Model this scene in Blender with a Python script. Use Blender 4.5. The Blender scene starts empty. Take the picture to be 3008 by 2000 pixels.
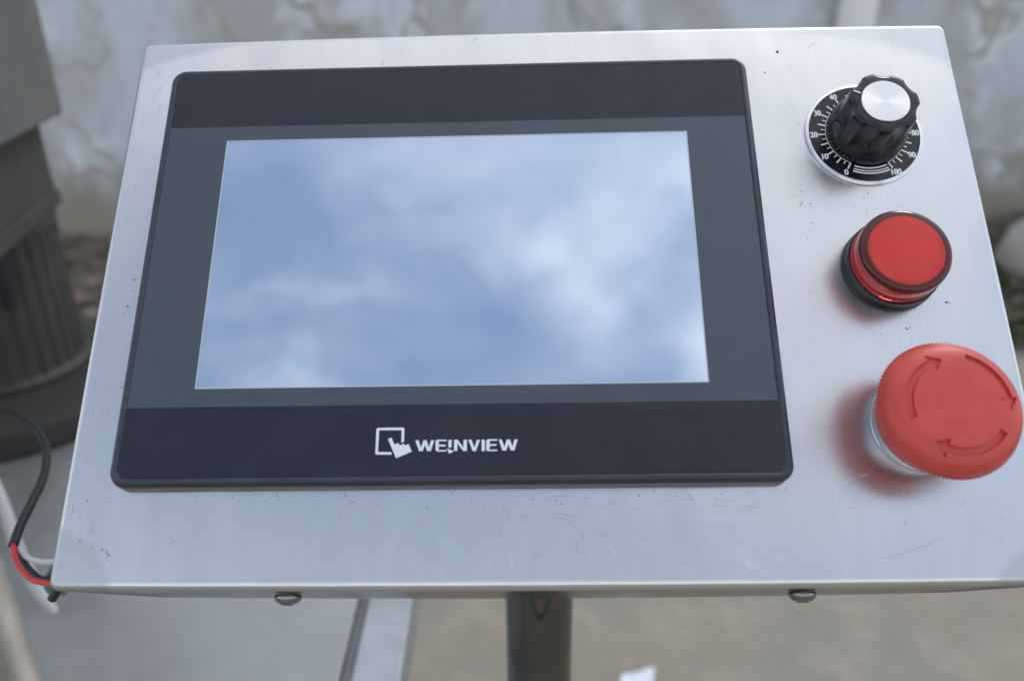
import bpy, bmesh, math, random
from mathutils import Vector, Matrix, noise
R_ = math.radians
random.seed(7)
sc = bpy.context.scene
col = sc.collection

# ------------------------------------------------------------------ camera
CAM = Vector((0, 0, 1.1))
A = Matrix(((0.99988235, -0.0153391, 0.0), (-0.00623879, -0.40667665, 0.91355086), (-0.01401305, -0.91344338, -0.40672451)))  # lens axes (right, down, forward) -> world
cd = bpy.data.cameras.new('camera'); cam = bpy.data.objects.new('camera', cd); col.objects.link(cam)
B = A @ Matrix(((1, 0, 0), (0, -1, 0), (0, 0, -1)))
cam.matrix_world = Matrix.Translation(CAM) @ B.to_4x4()
cd.sensor_width = 23.14; cd.lens = 2351.76 * 23.14 / 3008
cd.clip_start = 0.01; cd.clip_end = 500
cd.dof.use_dof = True; cd.dof.focus_distance = 0.262; cd.dof.aperture_fstop = 4.6; cd.dof.aperture_blades = 7
sc.camera = cam

# ------------------------------------------------------------------ sky and sun
SUN_EL, SUN_AZ = 54, 48            # azimuth from +y towards +x
world = bpy.data.worlds.new('World'); sc.world = world; world.use_nodes = True
nt = world.node_tree; N = nt.nodes; Lk = nt.links; N.clear()
def nd(t, **k):
    n = N.new(t)
    for a, v in k.items():
        if a.startswith('i_'): n.inputs[int(a[2:])].default_value = v
        else: setattr(n, a, v)
    return n
def wmath(op, a, b=None, c=None):
    n = N.new('ShaderNodeMath'); n.operation = op
    for i, v in enumerate((a, b, c)):
        if v is None: continue
        if hasattr(v, 'is_linked'): Lk.new(v, n.inputs[i])
        else: n.inputs[i].default_value = v
    return n.outputs[0]
sky = nd('ShaderNodeTexSky', sky_type='NISHITA', sun_disc=False, sun_elevation=R_(SUN_EL), sun_rotation=R_(SUN_AZ), air_density=1.0, dust_density=2.0, ozone_density=0.2)
tc = nd('ShaderNodeTexCoord'); sep = nd('ShaderNodeSeparateXYZ'); Lk.new(tc.outputs['Generated'], sep.inputs[0])
zc = wmath('MAXIMUM', sep.outputs[2], 0.12)
px = wmath('DIVIDE', sep.outputs[0], zc); py = wmath('DIVIDE', sep.outputs[1], zc)
com = nd('ShaderNodeCombineXYZ'); Lk.new(px, com.inputs[0]); Lk.new(py, com.inputs[1])
wn = nd('ShaderNodeTexNoise'); wn.inputs['Scale'].default_value = 5.0; wn.inputs['Detail'].default_value = 7; wn.inputs['Roughness'].default_value = 0.6; Lk.new(com.outputs[0], wn.inputs['Vector'])
wsep = nd('ShaderNodeSeparateColor'); Lk.new(wn.outputs['Color'], wsep.inputs[0])
qx = wmath('MULTIPLY_ADD', wmath('SUBTRACT', wsep.outputs[0], 0.5), 0.34, px)
qy = wmath('MULTIPLY_ADD', wmath('SUBTRACT', wsep.outputs[1], 0.5), 0.34, py)
fb = nd('ShaderNodeTexNoise'); fb.inputs['Scale'].default_value = 2.4; fb.inputs['Detail'].default_value = 6; fb.inputs['Roughness'].default_value = 0.55
off = nd('ShaderNodeVectorMath', operation='ADD'); off.inputs[1].default_value = (3.7, 1.3, 0); Lk.new(com.outputs[0], off.inputs[0]); Lk.new(off.outputs[0], fb.inputs['Vector'])
fw = nd('ShaderNodeTexNoise'); fw.inputs['Scale'].default_value = 9.5; fw.inputs['Detail'].default_value = 9; fw.inputs['Roughness'].default_value = 0.55; fw.inputs['Distortion'].default_value = 0.8
wmap = nd('ShaderNodeMapping'); wmap.inputs['Rotation'].default_value = (0, 0, -0.5); wmap.inputs['Scale'].default_value = (.7, 1.5, 1); Lk.new(off.outputs[0], wmap.inputs[0]); Lk.new(wmap.outputs[0], fw.inputs['Vector'])
mask = wmath('MULTIPLY_ADD', wmath('SUBTRACT', fb.outputs[0], 0.5), 0.6, 0.34)
mask = wmath('MULTIPLY_ADD', wmath('SUBTRACT', fw.outputs[0], 0.5), 0.5, mask)
hz_ = wmath('SUBTRACT', 1.0, sep.outputs[2]); mask = wmath('ADD', mask, wmath('MULTIPLY', wmath('MULTIPLY', hz_, hz_), 1.1))
# the banks of cloud standing over the panel (x, y over height; size; weight)
for bx, by, sx, sy, wt in ((0.0, -0.375, .11, .06, .78), (.07, -.48, .07, .06, .6), (.19, -.30, .12, .05, .7), (.27, -.58, .07, .17, .75),
                           (-.14, -.25, .17, .06, .34), (-.31, -.47, .13, .026, .28), (-.37, -.59, .07, .05, .4), (-.05, -.02, .9, .14, .7), (.52, -.3, .17, .5, .7), (-.02, .6, 1.0, .5, .4)):
    ax = wmath('DIVIDE', wmath('SUBTRACT', qx, bx), sx); ay = wmath('DIVIDE', wmath('SUBTRACT', qy, by), sy)
    r2 = wmath('MULTIPLY_ADD', ax, ax, wmath('MULTIPLY', ay, ay))
    g = wmath('MULTIPLY', wt, wmath('EXPONENT', wmath('MULTIPLY', r2, -0.8)))
    mask = wmath('ADD', mask, g)
mr = nd('ShaderNodeMapRange', interpolation_type='SMOOTHSTEP'); mr.inputs[1].default_value = -0.15; mr.inputs[2].default_value = 1.65
Lk.new(mask, mr.inputs[0])
tint = nd('ShaderNodeMix', data_type='RGBA', blend_type='MULTIPLY'); tint.inputs[0].default_value = 1; Lk.new(sky.outputs[0], tint.inputs[6]); tint.inputs[7].default_value = (.76, .98, 1.10, 1)
mx = nd('ShaderNodeMix', data_type='RGBA'); Lk.new(mr.outputs[0], mx.inputs[0]); Lk.new(tint.outputs[2], mx.inputs[6]); mx.inputs[7].default_value = (7.0, 6.95, 6.95, 1)
bg = nd('ShaderNodeBackground'); Lk.new(mx.outputs[2], bg.inputs[0]); bg.inputs[1].default_value = 0.13
wo = nd('ShaderNodeOutputWorld'); Lk.new(bg.outputs[0], wo.inputs[0])
sl = bpy.data.lights.new('sun', 'SUN'); sl.energy = 0.6; sl.angle = R_(14); sl.color = (1, .96, .9)
so = bpy.data.objects.new('sun', sl); col.objects.link(so)
sd = Vector((math.sin(R_(SUN_AZ)) * math.cos(R_(SUN_EL)), math.cos(R_(SUN_AZ)) * math.cos(R_(SUN_EL)), math.sin(R_(SUN_EL))))
so.rotation_euler = sd.to_track_quat('Z', 'Y').to_euler(); so.location = (3, 3, 5)
sc.view_settings.view_transform = 'Standard'; sc.view_settings.look = 'None'; sc.view_settings.exposure = 0.54; sc.view_settings.gamma = 1
sc.render.film_transparent = False
sc.cycles.use_denoising = True
sc.cycles.max_bounces = 10

# ------------------------------------------------------------------ materials
class Mat:
    """small node helper"""
    def __init__(s, name, color=(.5, .5, .5), rough=.5, metal=0, **k):
        s.m = bpy.data.materials.new(name); s.m.use_nodes = True
        s.t = s.m.node_tree; s.b = s.t.nodes['Principled BSDF']
        s.b.inputs['Base Color'].default_value = (*color, 1); s.b.inputs['Roughness'].default_value = rough; s.b.inputs['Metallic'].default_value = metal
        for a, v in k.items(): s.b.inputs[a.replace('_', ' ')].default_value = v
        s.tc = s.t.nodes.new('ShaderNodeTexCoord')
    def link(s, a, b): s.t.links.new(a, b)
    def val(s, inp, v):
        if hasattr(v, 'is_linked'): s.link(v, inp)
        else: inp.default_value = v
    def math(s, op, a, b=0, c=0):
        n = s.t.nodes.new('ShaderNodeMath'); n.operation = op
        for i, v in enumerate((a, b, c)): s.val(n.inputs[i], v)
        return n.outputs[0]
    def map(s, scale=(1, 1, 1), loc=(0, 0, 0), src='Object', vec=None):
        n = s.t.nodes.new('ShaderNodeMapping'); n.inputs['Scale'].default_value = scale; n.inputs['Location'].default_value = loc
        s.link(vec or s.tc.outputs[src], n.inputs[0]); return n.outputs[0]
    def noise(s, vec, scale=5, detail=4, rough=.5, dist=0):
        n = s.t.nodes.new('ShaderNodeTexNoise'); s.link(vec, n.inputs['Vector'])
        n.inputs['Scale'].default_value = scale; n.inputs['Detail'].default_value = detail; n.inputs['Roughness'].default_value = rough; n.inputs['Distortion'].default_value = dist
        return n.outputs[0]
    def voro(s, vec, scale=5, feature='F1', rnd=1):
        n = s.t.nodes.new('ShaderNodeTexVoronoi'); n.feature = feature; s.link(vec, n.inputs['Vector']); n.inputs['Scale'].default_value = scale; n.inputs['Randomness'].default_value = rnd
        return n
    def step(s, v, a, b, lo=0, hi=1):
        n = s.t.nodes.new('ShaderNodeMapRange'); n.interpolation_type = 'SMOOTHSTEP'
        s.val(n.inputs[0], v); n.inputs[1].default_value = a; n.inputs[2].default_value = b; n.inputs[3].default_value = lo; n.inputs[4].default_value = hi
        return n.outputs[0]
    def mix(s, f, a, b):
        n = s.t.nodes.new('ShaderNodeMix'); n.data_type = 'RGBA'; s.val(n.inputs[0], f)
        for i, v in ((6, a), (7, b)): s.val(n.inputs[i], v if hasattr(v, 'is_linked') else (*v, 1))
        return n.outputs[2]
    def color(s, v): s.link(v, s.b.inputs['Base Color'])
    def rough(s, v): s.link(v, s.b.inputs['Roughness'])
    def bump(s, h, strength=.3, dist=.001):
        n = s.t.nodes.new('ShaderNodeBump'); n.inputs['Strength'].default_value = strength; n.inputs['Distance'].default_value = dist
        s.link(h, n.inputs['Height']); s.link(n.outputs[0], s.b.inputs['Normal'])
    def xyz(s, src='Object'):
        n = s.t.nodes.new('ShaderNodeSeparateXYZ'); s.link(s.tc.outputs[src], n.inputs[0]); return n.outputs

def tangent(m, axis):
    n = m.t.nodes.new('ShaderNodeVectorTransform'); n.vector_type = 'VECTOR'; n.convert_from = 'OBJECT'; n.convert_to = 'WORLD'
    n.inputs[0].default_value = axis; m.link(n.outputs[0], m.b.inputs['Tangent'])

# brushed stainless sheet of the enclosure; object space in metres, origin in the middle of the touch screen
steel = Mat('brushed_steel', (.72, .73, .74), .3, 1)
steel.b.inputs['Anisotropic'].default_value = .55; tangent(steel, (1, 0, 0))
X_, Y_, Z_ = steel.xyz()
str1 = steel.noise(steel.map((2600, 14, 14)), 1, 3, .6)
str2 = steel.noise(steel.map((700, 5, 5)), 1, 3, .6)
blot = steel.noise(steel.map((28, 14, 14)), 1, 4, .55)
fine = steel.noise(steel.map((9000, 9000, 9000)), 1, 1, .5)
def corner(cx, cy, ax, ay, pw):
    u = steel.math('POWER', steel.math('DIVIDE', steel.math('ABSOLUTE', steel.math('SUBTRACT', X_, cx)), ax), pw)
    v = steel.math('POWER', steel.math('DIVIDE', steel.math('ABSOLUTE', steel.math('SUBTRACT', Y_, cy)), ay), pw)
    d = steel.math('ADD', steel.math('ADD', u, v), steel.math('MULTIPLY', steel.math('SUBTRACT', blot, .5), .5))
    return steel.step(d, .78, 1.12, 1, 0)
patch = corner(-.1136, .088, .034, .012, .8)
for c in ((.1714, .087, .075, .017, .62), (-.1136, -.1, .016, .017, 1.5), (.171, -.1, .018, .013, 1.2)):
    patch = steel.math('MAXIMUM', patch, corner(*c))
base = steel.mix(steel.step(str2, .3, .7), (.675, .68, .682), (.695, .70, .70))
base = steel.mix(steel.step(blot, .35, .75, 0, .35), base, (.61, .615, .625))
base = steel.mix(steel.math('MULTIPLY', patch, .75), base, (.52, .545, .56))
# heat stain on the folded front lip, with its dark reflection painted in
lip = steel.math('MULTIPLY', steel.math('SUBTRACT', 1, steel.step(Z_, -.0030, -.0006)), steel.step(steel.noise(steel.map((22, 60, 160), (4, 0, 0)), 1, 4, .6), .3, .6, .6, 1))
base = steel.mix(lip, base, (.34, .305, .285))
base = steel.mix(steel.math('SUBTRACT', 1, steel.step(Z_, -.0085, -.0015)), base, (.15, .155, .165))  # dark ground reflection put into the colour below the bend
# grime specks, thickest just below the fittings
def near(cx, cy, ax, ay):
    u = steel.math('DIVIDE', steel.math('SUBTRACT', X_, cx), ax); v = steel.math('DIVIDE', steel.math('SUBTRACT', Y_, cy), ay)
    r = steel.math('ADD', steel.math('MULTIPLY', u, u), steel.math('MULTIPLY', v, v))
    return steel.math('DIVIDE', 1, steel.math('ADD', 1, steel.math('MULTIPLY', r, r)))
dens = steel.math('ADD', near(.138, .018, .016, .007), near(.139, -.028, .012, .010))
dens = steel.math('ADD', dens, near(0, -.0765, .11, .0035)); dens = steel.math('ADD', dens, near(-.104, -.02, .0035, .04))
dens = steel.math('ADD', dens, near(.115, .015, .003, .05)); dens = steel.math('ADD', dens, .07)
dens = steel.math('ADD', dens, near(-.108, -.082, .003, .012))
dens = steel.math('MULTIPLY', dens, steel.step(steel.noise(steel.map((260, 260, 260)), 1, 3, .6), .4, .7))
vs = steel.voro(steel.map((900, 800, 800)), 1)
spk = steel.math('LESS_THAN', vs.outputs['Distance'], steel.math('MULTIPLY', dens, .24))
vs2 = steel.voro(steel.map((160, 150, 150)), 1)
spk2 = steel.math('LESS_THAN', vs2.outputs['Distance'], .012)
spk = steel.math('MULTIPLY', steel.math('MAXIMUM', spk, spk2), .8)
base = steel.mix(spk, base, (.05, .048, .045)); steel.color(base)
steel.link(steel.math('SUBTRACT', 1, steel.math('MULTIPLY', spk, .8)), steel.b.inputs['Metallic'])
rg = steel.math('ADD', steel.step(str1, .25, .75, .28, .315), steel.math('MULTIPLY', patch, .16))
steel.rough(steel.math('ADD', rg, steel.math('MULTIPLY', steel.math('SUBTRACT', blot, .5), .12)))
hh = steel.math('ADD', steel.math('MULTIPLY', str1, .09), steel.math('MULTIPLY', fine, .06))
steel.bump(steel.math('ADD', hh, steel.math('MULTIPLY', steel.noise(steel.map((34, 15, 16)), 1, 2, .5), 34)), .35, .0001)

def plain_steel(name, col_=(.6, .6, .6), r=.3, sx=(300, 300, 8), blotch=12, bump=.1):
    m = Mat(name, col_, r, 1)
    a = m.noise(m.map(sx), 1, 3, .6); b = m.noise(m.map((blotch,) * 3), 1, 4, .6)
    m.color(m.mix(m.step(b, .35, .7), col_, tuple(c * .78 for c in col_)))
    m.rough(m.math('ADD', m.step(a, .3, .7, r - .06, r + .06), m.step(b, .4, .7, 0, .08))); m.bump(a, bump, .0003)
    return m.m
post_m = plain_steel('polished_tube', (.17, .165, .15), .18, (4, 4, 250))
rail_m = plain_steel('rail_tube', (.58, .53, .46), .14, (4, 4, 200))
plate_m = plain_steel('worktop_steel', (.47, .475, .475), .55, (9, 9, 9), 4, .02)
strip_m = plain_steel('edge_steel', (.46, .48, .50), .62, (9, 9, 9), 9, .02)
groove_s = plain_steel('groove_steel', (.20, .21, .21), .55, (9, 9, 9), 9, .02)
screw_m = plain_steel('screw_steel', (.34, .335, .32), .16, (300, 300, 300), 200)
collar_m = plain_steel('collar_steel', (.52, .54, .57), .2, (30, 30, 900), 60)

def speckled(name, c, r, spec=.5, dust=(.5, .5, .48), size=500, amt=.045, mott=.15, bump=0, coat=0):
    m = Mat(name, c, r); m.b.inputs['Specular IOR Level'].default_value = spec
    n = m.noise(m.map((60, 60, 60)), 1, 4, .6)
    v = m.voro(m.map((size,) * 3), 1); w = m.noise(m.map((90, 90, 90), (3, 1, 2)), 1, 2)
    d = m.math('MULTIPLY', m.math('LESS_THAN', v.outputs['Distance'], m.math('MULTIPLY', m.step(w, .45, .75), amt * 3)), .6)
    b = m.mix(m.step(n, .3, .7), tuple(x * (1 - mott) for x in c), tuple(x * (1 + mott) for x in c))
    m.color(m.mix(d, b, dust)); m.rough(m.step(n, .3, .7, r - .05, r + .05))
    if bump: m.bump(m.noise(m.map((2500,) * 3), 1, 2), bump, .0002)
    if coat: m.b.inputs['Coat Weight'].default_value = coat; m.b.inputs['Coat Roughness'].default_value = .08
    return m.m
bezel_m = speckled('bezel_plastic', (.027, .036, .047), .38, .5, size=700, amt=.015, bump=.15)
black_film = speckled('black_film', (.014, .017, .026), .33, .45, size=420, amt=.010, mott=.1)
grey_film = speckled('grey_film', (.056, .073, .090), .38, .5, size=420, amt=.010, mott=.04)
gasket_m = speckled('gasket_rubber', (.20, .19, .175), .7, .3, (.03, .03, .03), 900, .05, .2)
knob_m = speckled('black_bakelite', (.010, .012, .017), .26, .5, (.25, .25, .25), 900, .02)
dial_m = speckled('dial_black', (.008, .009, .010), .25, .5, (.5, .5, .5), 900, .05)
base_m = speckled('black_plastic', (.010, .011, .014), .36, .5, (.2, .2, .2), 900, .03)
ink_m = Mat('white_ink', (.70, .74, .78), .45).m
dialink_m = Mat('dial_ink', (.82, .84, .86), .4).m
rim_m = plain_steel('dial_rim', (.85, .86, .88), .3, (200, 200, 200), 200)
scratch_d = Mat('scratch_dark', (.22, .21, .22), .5, 1).m
scratch_l = Mat('scratch_light', (.95, .96, 1.0), .45, 1).m
grime_m = Mat('grime', (.025, .02, .03), .8).m

cap = Mat('spun_aluminium', (.72, .73, .75), .25, 1)
cx_, cy_, cz_ = cap.xyz()
rad = cap.math('SQRT', cap.math('ADD', cap.math('MULTIPLY', cx_, cx_), cap.math('MULTIPLY', cy_, cy_)))
wv = cap.math('SINE', cap.math('MULTIPLY', rad, 16000))
cap.b.inputs['Anisotropic'].default_value = .8
tg = cap.t.nodes.new('ShaderNodeTangent'); tg.direction_type = 'RADIAL'; tg.axis = 'Z'; cap.link(tg.outputs[0], cap.b.inputs['Tangent'])
cap.bump(cap.math('ADD', wv, cap.noise(cap.map((700,) * 3), 1, 2)), .12, .00004)
cap.color(cap.mix(cap.step(cap.noise(cap.map((900,) * 3), 1, 4, .7), .62, .7), (.72, .73, .75), (.55, .55, .58))); cap_m = cap.m

lcd = Mat('lcd_glass', (.56, .645, .78), .04, .88)
n1 = lcd.noise(lcd.map((16, 16, 16)), 1, 2)
lcd.rough(lcd.step(n1, .3, .7, .02, .06)); lcd_m = lcd.m
glass_edge = Mat('lcd_edge_light', (.45, .5, .56), .4).m

lens_m = Mat('red_lens', (.98, .17, .13), .07, 0, Transmission_Weight=.95, IOR=1.49).m
diff_m = Mat('red_diffuser', (.80, .045, .04), .38, 0, Subsurface_Weight=.0)
dn = diff_m.noise(diff_m.map((90,) * 3), 1, 3); diff_m.color(diff_m.mix(diff_m.step(dn, .3, .7), (.95, .19, .155), (.98, .22, .18))); diff_m = diff_m.m
rm = Mat('red_mushroom_plastic', (.62, .045, .03), .42, 0, Subsurface_Weight=.08, Subsurface_Scale=.003); rm.b.inputs['Subsurface Radius'].default_value = (1, .2, .1)
rn = rm.noise(rm.map((120,) * 3), 1, 4, .6); rm.color(rm.mix(rm.step(rn, .3, .7), (.53, .056, .042), (.60, .070, .050)))
rm.bump(rm.noise(rm.map((3000,) * 3), 1, 2), .12, .0002); red_m = rm.m
groove_m = Mat('red_groove', (.40, .05, .045), .6).m

cast = Mat('grey_hammered_paint', (.085, .082, .076), .62); cn = cast.noise(cast.map((18,) * 3), 1, 5, .6)
cast.color(cast.mix(cast.step(cn, .3, .7), (.056, .052, .047), (.070, .065, .058))); cast.bump(cast.noise(cast.map((400,) * 3), 1, 3), .3, .001); cast.b.inputs['Specular IOR Level'].default_value = .25; cast_m = cast.m
lidp = Mat('lid_paint', (.15, .145, .14), .6); ln = lidp.noise(lidp.map((9,) * 3), 1, 5, .6)
lidp.color(lidp.mix(lidp.step(ln, .3, .7), (.105, .106, .106), (.145, .138, .128))); lid_m = lidp.m
flange_m = Mat('flange_paint', (.042, .041, .038), .75, 0, Specular_IOR_Level=.2).m
rubber_m = Mat('black_rubber', (.008, .009, .012), .45).m
w_red = Mat('red_wire', (.60, .03, .03), .4).m; w_white = Mat('white_wire', (.55, .57, .58), .45).m
w_green = Mat('green_wire', (.06, .24, .17), .5).m; e_green = Mat('dark_green', (.006, .035, .02), .5).m; w_grey = Mat('pale_cable', (.36, .37, .38), .6).m; w_yel = Mat('yellow_wire', (.35, .4, .05), .5).m

floor = Mat('concrete', (.3, .28, .25), .85)
f1 = floor.noise(floor.map((2.2,) * 3), 1, 6, .6); f2 = floor.noise(floor.map((9, 9, 9), (4, 2, 0)), 1, 6, .65); f3 = floor.noise(floor.map((90,) * 3), 1, 4, .7)
fc = floor.mix(floor.step(f1, .35, .65), (.29, .25, .19), (.25, .232, .20))
fc = floor.mix(floor.step(f2, .42, .72), fc, (.33, .29, .23)); fc = floor.mix(floor.step(f3, .5, .75, 0, .5), fc, (.14, .13, .11))
floor.color(fc); floor.bump(f3, .5, .004)
wallm = Mat('whitewashed_wall', (.4, .42, .44), .9)
wx, wy, wz = wallm.xyz()
a1 = wallm.noise(wallm.map((1.6, 1.6, 1.1)), 1, 7, .62, .4); a2 = wallm.noise(wallm.map((4.5, 4.5, 3.5), (2, 0, 5)), 1, 6, .6); a3 = wallm.noise(wallm.map((3.2, 3.2, .35), (9, 0, 0)), 1, 5, .6)
ed = wallm.voro(wallm.map((1.7, 1.7, 2.6), vec=wallm.map((1, 1, 1))), 1, 'DISTANCE_TO_EDGE')
wnz = wallm.t.nodes.new('ShaderNodeTexNoise'); wnz.inputs['Scale'].default_value = 3; wallm.link(wallm.tc.outputs['Object'], wnz.inputs['Vector'])
vadd = wallm.t.nodes.new('ShaderNodeVectorMath'); vadd.operation = 'MULTIPLY_ADD'; wallm.link(wnz.outputs['Color'], vadd.inputs[0]); vadd.inputs[1].default_value = (1.2, 1.2, 1.2); wallm.link(wallm.map((1.5, 1.5, 2.4)), vadd.inputs[2])
wallm.link(vadd.outputs[0], ed.inputs['Vector'])
crack = wallm.math('MULTIPLY', wallm.step(ed.outputs['Distance'], .008, .05, 1, 0), wallm.step(a2, .4, .6))
wc = wallm.mix(wallm.step(a1, .38, .62), (.62, .69, .735), (.47, .475, .465))
wc = wallm.mix(wallm.step(a2, .5, .68), wc, (.73, .785, .82))
wc = wallm.mix(wallm.step(a3, .54, .72, 0, .6), wc, (.34, .29, .21))
wc = wallm.mix(wallm.math('MULTIPLY', crack, .75), wc, (.33, .30, .24))
low = wallm.step(wallm.math('ADD', wz, wallm.math('MULTIPLY', wallm.math('SUBTRACT', a2, .5), .7)), .1, .55, 1, 0)
wc = wallm.mix(low, wc, (.34, .305, .25)); wallm.color(wc); wallm.bump(wallm.math('ADD', a2, crack), .2, .01)
soil = Mat('rubbly_soil', (.12, .09, .07), .95); s1 = soil.noise(soil.map((9,) * 3), 1, 6, .7)
soil.color(soil.mix(soil.step(s1, .35, .65), (.085, .066, .05), (.19, .15, .118))); soil.bump(s1, .8, .03)
stone_m = Mat('rubble_stone', (.25, .2, .17), .9); oi = stone_m.t.nodes.new('ShaderNodeNewGeometry')
stone_m.color(stone_m.mix(oi.outputs['Random Per Island'], (.11, .08, .062), (.28, .215, .175))); stone_m = stone_m.m
weed_m = Mat('weed_leaf', (.06, .11, .03), .6); oi = weed_m.t.nodes.new('ShaderNodeNewGeometry')
weed_m.color(weed_m.mix(oi.outputs['Random Per Island'], (.045, .06, .028), (.13, .12, .06))); weed_m = weed_m.m
pvc = Mat('pvc_pipe', (.50, .54, .57), .45); pn = pvc.noise(pvc.map((6, 6, 2)), 1, 5); pvc.color(pvc.mix(pvc.step(pn, .4, .7), (.88, .89, .89), (.82, .83, .83))); pvc_m = pvc.m
bould = Mat('pale_stone', (.4, .4, .37), .8); bn = bould.noise(bould.map((9,) * 3), 1, 5); bould.color(bould.mix(bould.step(bn, .4, .65), (.36, .37, .36), (.44, .37, .30))); bould_m = bould.m
paper_m = Mat('white_paper', (.75, .79, .84), .8).m

# ------------------------------------------------------------------ mesh helpers
def link(name, me, mat, parent=None, smooth=None):
    o = bpy.data.objects.new(name, me); col.objects.link(o)
    if mat: me.materials.append(mat)
    if smooth is not None:
        for p in me.polygons: p.use_smooth = True
        if smooth < 180:
            bm = bmesh.new(); bm.from_mesh(me)
            for e in bm.edges:
                if len(e.link_faces) != 2 or e.calc_face_angle(0) > R_(smooth): e.smooth = False
            bm.to_mesh(me); bm.free()
    if parent: o.parent = parent
    return o
def mesh(name, V, F, mat, parent=None, smooth=None, fix=True):
    me = bpy.data.meshes.new(name); me.from_pydata([tuple(v) for v in V], [], F)
    if fix:
        bm = bmesh.new(); bm.from_mesh(me); bmesh.ops.recalc_face_normals(bm, faces=bm.faces); bm.to_mesh(me); bm.free()
    me.update(); return link(name, me, mat, parent, smooth)
def thing(name, label, cat, loc=(0, 0, 0), group=None):
    o = bpy.data.objects.new(name, None); col.objects.link(o); o.location = loc; o.empty_display_size = .05
    o['label'] = label; o['category'] = cat
    if group: o['group'] = group
    return o
def tag(o, label, cat, group=None):
    o['label'] = label; o['category'] = cat
    if group: o['group'] = group
    return o
def lathe(prof, n=96, cx=0, cy=0, rf=None):
    """prof: (r, z) list, bottom to top, metres"""
    V, F = [], []
    for (r, z) in prof:
        for i in range(n):
            a = 2 * math.pi * i / n; rr = r if rf is None else rf(r, z, a)
            V.append((cx + rr * math.cos(a), cy + rr * math.sin(a), z))
    for j in range(len(prof) - 1):
        for i in range(n):
            k = (i + 1) % n; F.append((j * n + i, j * n + k, (j + 1) * n + k, (j + 1) * n + i))
    F.append(tuple(range(n))[::-1]); F.append(tuple((len(prof) - 1) * n + i for i in range(n)))
    return V, F
def ring_tube(prof, n=96, cx=0, cy=0):
    """closed profile swept round the z axis"""
    V, F = [], []; m = len(prof)
    for (r, z) in prof:
        for i in range(n):
            a = 2 * math.pi * i / n; V.append((cx + r * math.cos(a), cy + r * math.sin(a), z))
    for j in range(m):
        for i in range(n):
            k = (i + 1) % n; l = (j + 1) % m; F.append((j * n + i, j * n + k, l * n + k, l * n + i))
    return V, F
def rrect(x0, x1, y0, y1, r, seg=8, inset=0):
    pts = []; x0 += inset; x1 -= inset; y0 += inset; y1 -= inset; r = max(r - inset, 1e-5)
    for cx, cy, a0 in ((x1 - r, y1 - r, 0), (x0 + r, y1 - r, 90), (x0 + r, y0 + r, 180), (x1 - r, y0 + r, 270)):
        for i in range(seg + 1):
            a = R_(a0 + 90 * i / seg); pts.append((cx + r * math.cos(a), cy + r * math.sin(a)))
    return pts
def loft(rings, cap0=True, cap1=True):
    V, F = [], []; n = len(rings[0])
    for r in rings: V += r
    for j in range(len(rings) - 1):
        for i in range(n):
            k = (i + 1) % n; F.append((j * n + i, j * n + k, (j + 1) * n + k, (j + 1) * n + i))
    if cap0: F.append(tuple(range(n))[::-1])
    if cap1: F.append(tuple((len(rings) - 1) * n + i for i in range(n)))
    return V, F
def boxvf(x0, x1, y0, y1, z0, z1):
    return ([(x0, y0, z0), (x1, y0, z0), (x1, y1, z0), (x0, y1, z0), (x0, y0, z1), (x1, y0, z1), (x1, y1, z1), (x0, y1, z1)],
            [(0, 3, 2, 1), (4, 5, 6, 7), (0, 1, 5, 4), (1, 2, 6, 5), (2, 3, 7, 6), (3, 0, 4, 7)])
def bevel(o, w, seg=3):
    bm = bmesh.new(); bm.from_mesh(o.data); bmesh.ops.bevel(bm, geom=bm.edges[:], offset=w, segments=seg, affect='EDGES', profile=.5); bm.to_mesh(o.data); bm.free(); return o
def polys(name, P, z0, z1, mat, parent):
    """flat printed shapes given by outlines in mm, as thin slabs"""
    bm = bmesh.new()
    for p in P:
        q = []
        for a in p:
            if not q or math.dist(a, q[-1]) > .02: q.append(a)
        vs = [bm.verts.new((x * MM, y * MM, z1)) for x, y in q]
        f = bm.faces.new(vs); f.normal_update()
        if f.normal.z < 0: f.normal_flip()
        r = bmesh.ops.extrude_face_region(bm, geom=[f]); nv = [v for v in r['geom'] if isinstance(v, bmesh.types.BMVert)]
        for v in vs: v.co.z = z0
    bmesh.ops.recalc_face_normals(bm, faces=bm.faces)
    bmesh.ops.triangulate(bm, faces=[f for f in bm.faces if len(f.verts) > 4])
    me = bpy.data.meshes.new(name); bm.to_mesh(me); bm.free(); return link(name, me, mat, parent)
def catmull(P, n=10):
    P = [Vector(p) for p in P]; Q = [P[0] * 2 - P[1]] + P + [P[-1] * 2 - P[-2]]; out = []
    for i in range(1, len(Q) - 2):
        for k in range(n):
            t = k / n; a, b, c, d = Q[i - 1], Q[i], Q[i + 1], Q[i + 2]
            out.append(.5 * ((2 * b) + (c - a) * t + (2 * a - 5 * b + 4 * c - d) * t * t + (3 * b - a - 3 * c + d) * t ** 3))
    out.append(P[-1]); return out
def tubevf(P, r, n=14):
    P = [Vector(p) for p in P]; V, F = [], []; up = Vector((.13, .21, 1)).normalized()
    for i, p in enumerate(P):
        t = (P[min(i + 1, len(P) - 1)] - P[max(i - 1, 0)]).normalized(); x = t.cross(up).normalized(); y = x.cross(t)
        rr = r(i / (len(P) - 1)) if callable(r) else r
        for k in range(n):
            a = 2 * math.pi * k / n; V.append(p + (x * math.cos(a) + y * math.sin(a)) * rr)
    for j in range(len(P) - 1):
        for i in range(n):
            k = (i + 1) % n; F.append((j * n + i, j * n + k, (j + 1) * n + k, (j + 1) * n + i))
    F.append(tuple(range(n))[::-1]); F.append(tuple((len(P) - 1) * n + i for i in range(n)))
    return V, F
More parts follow.
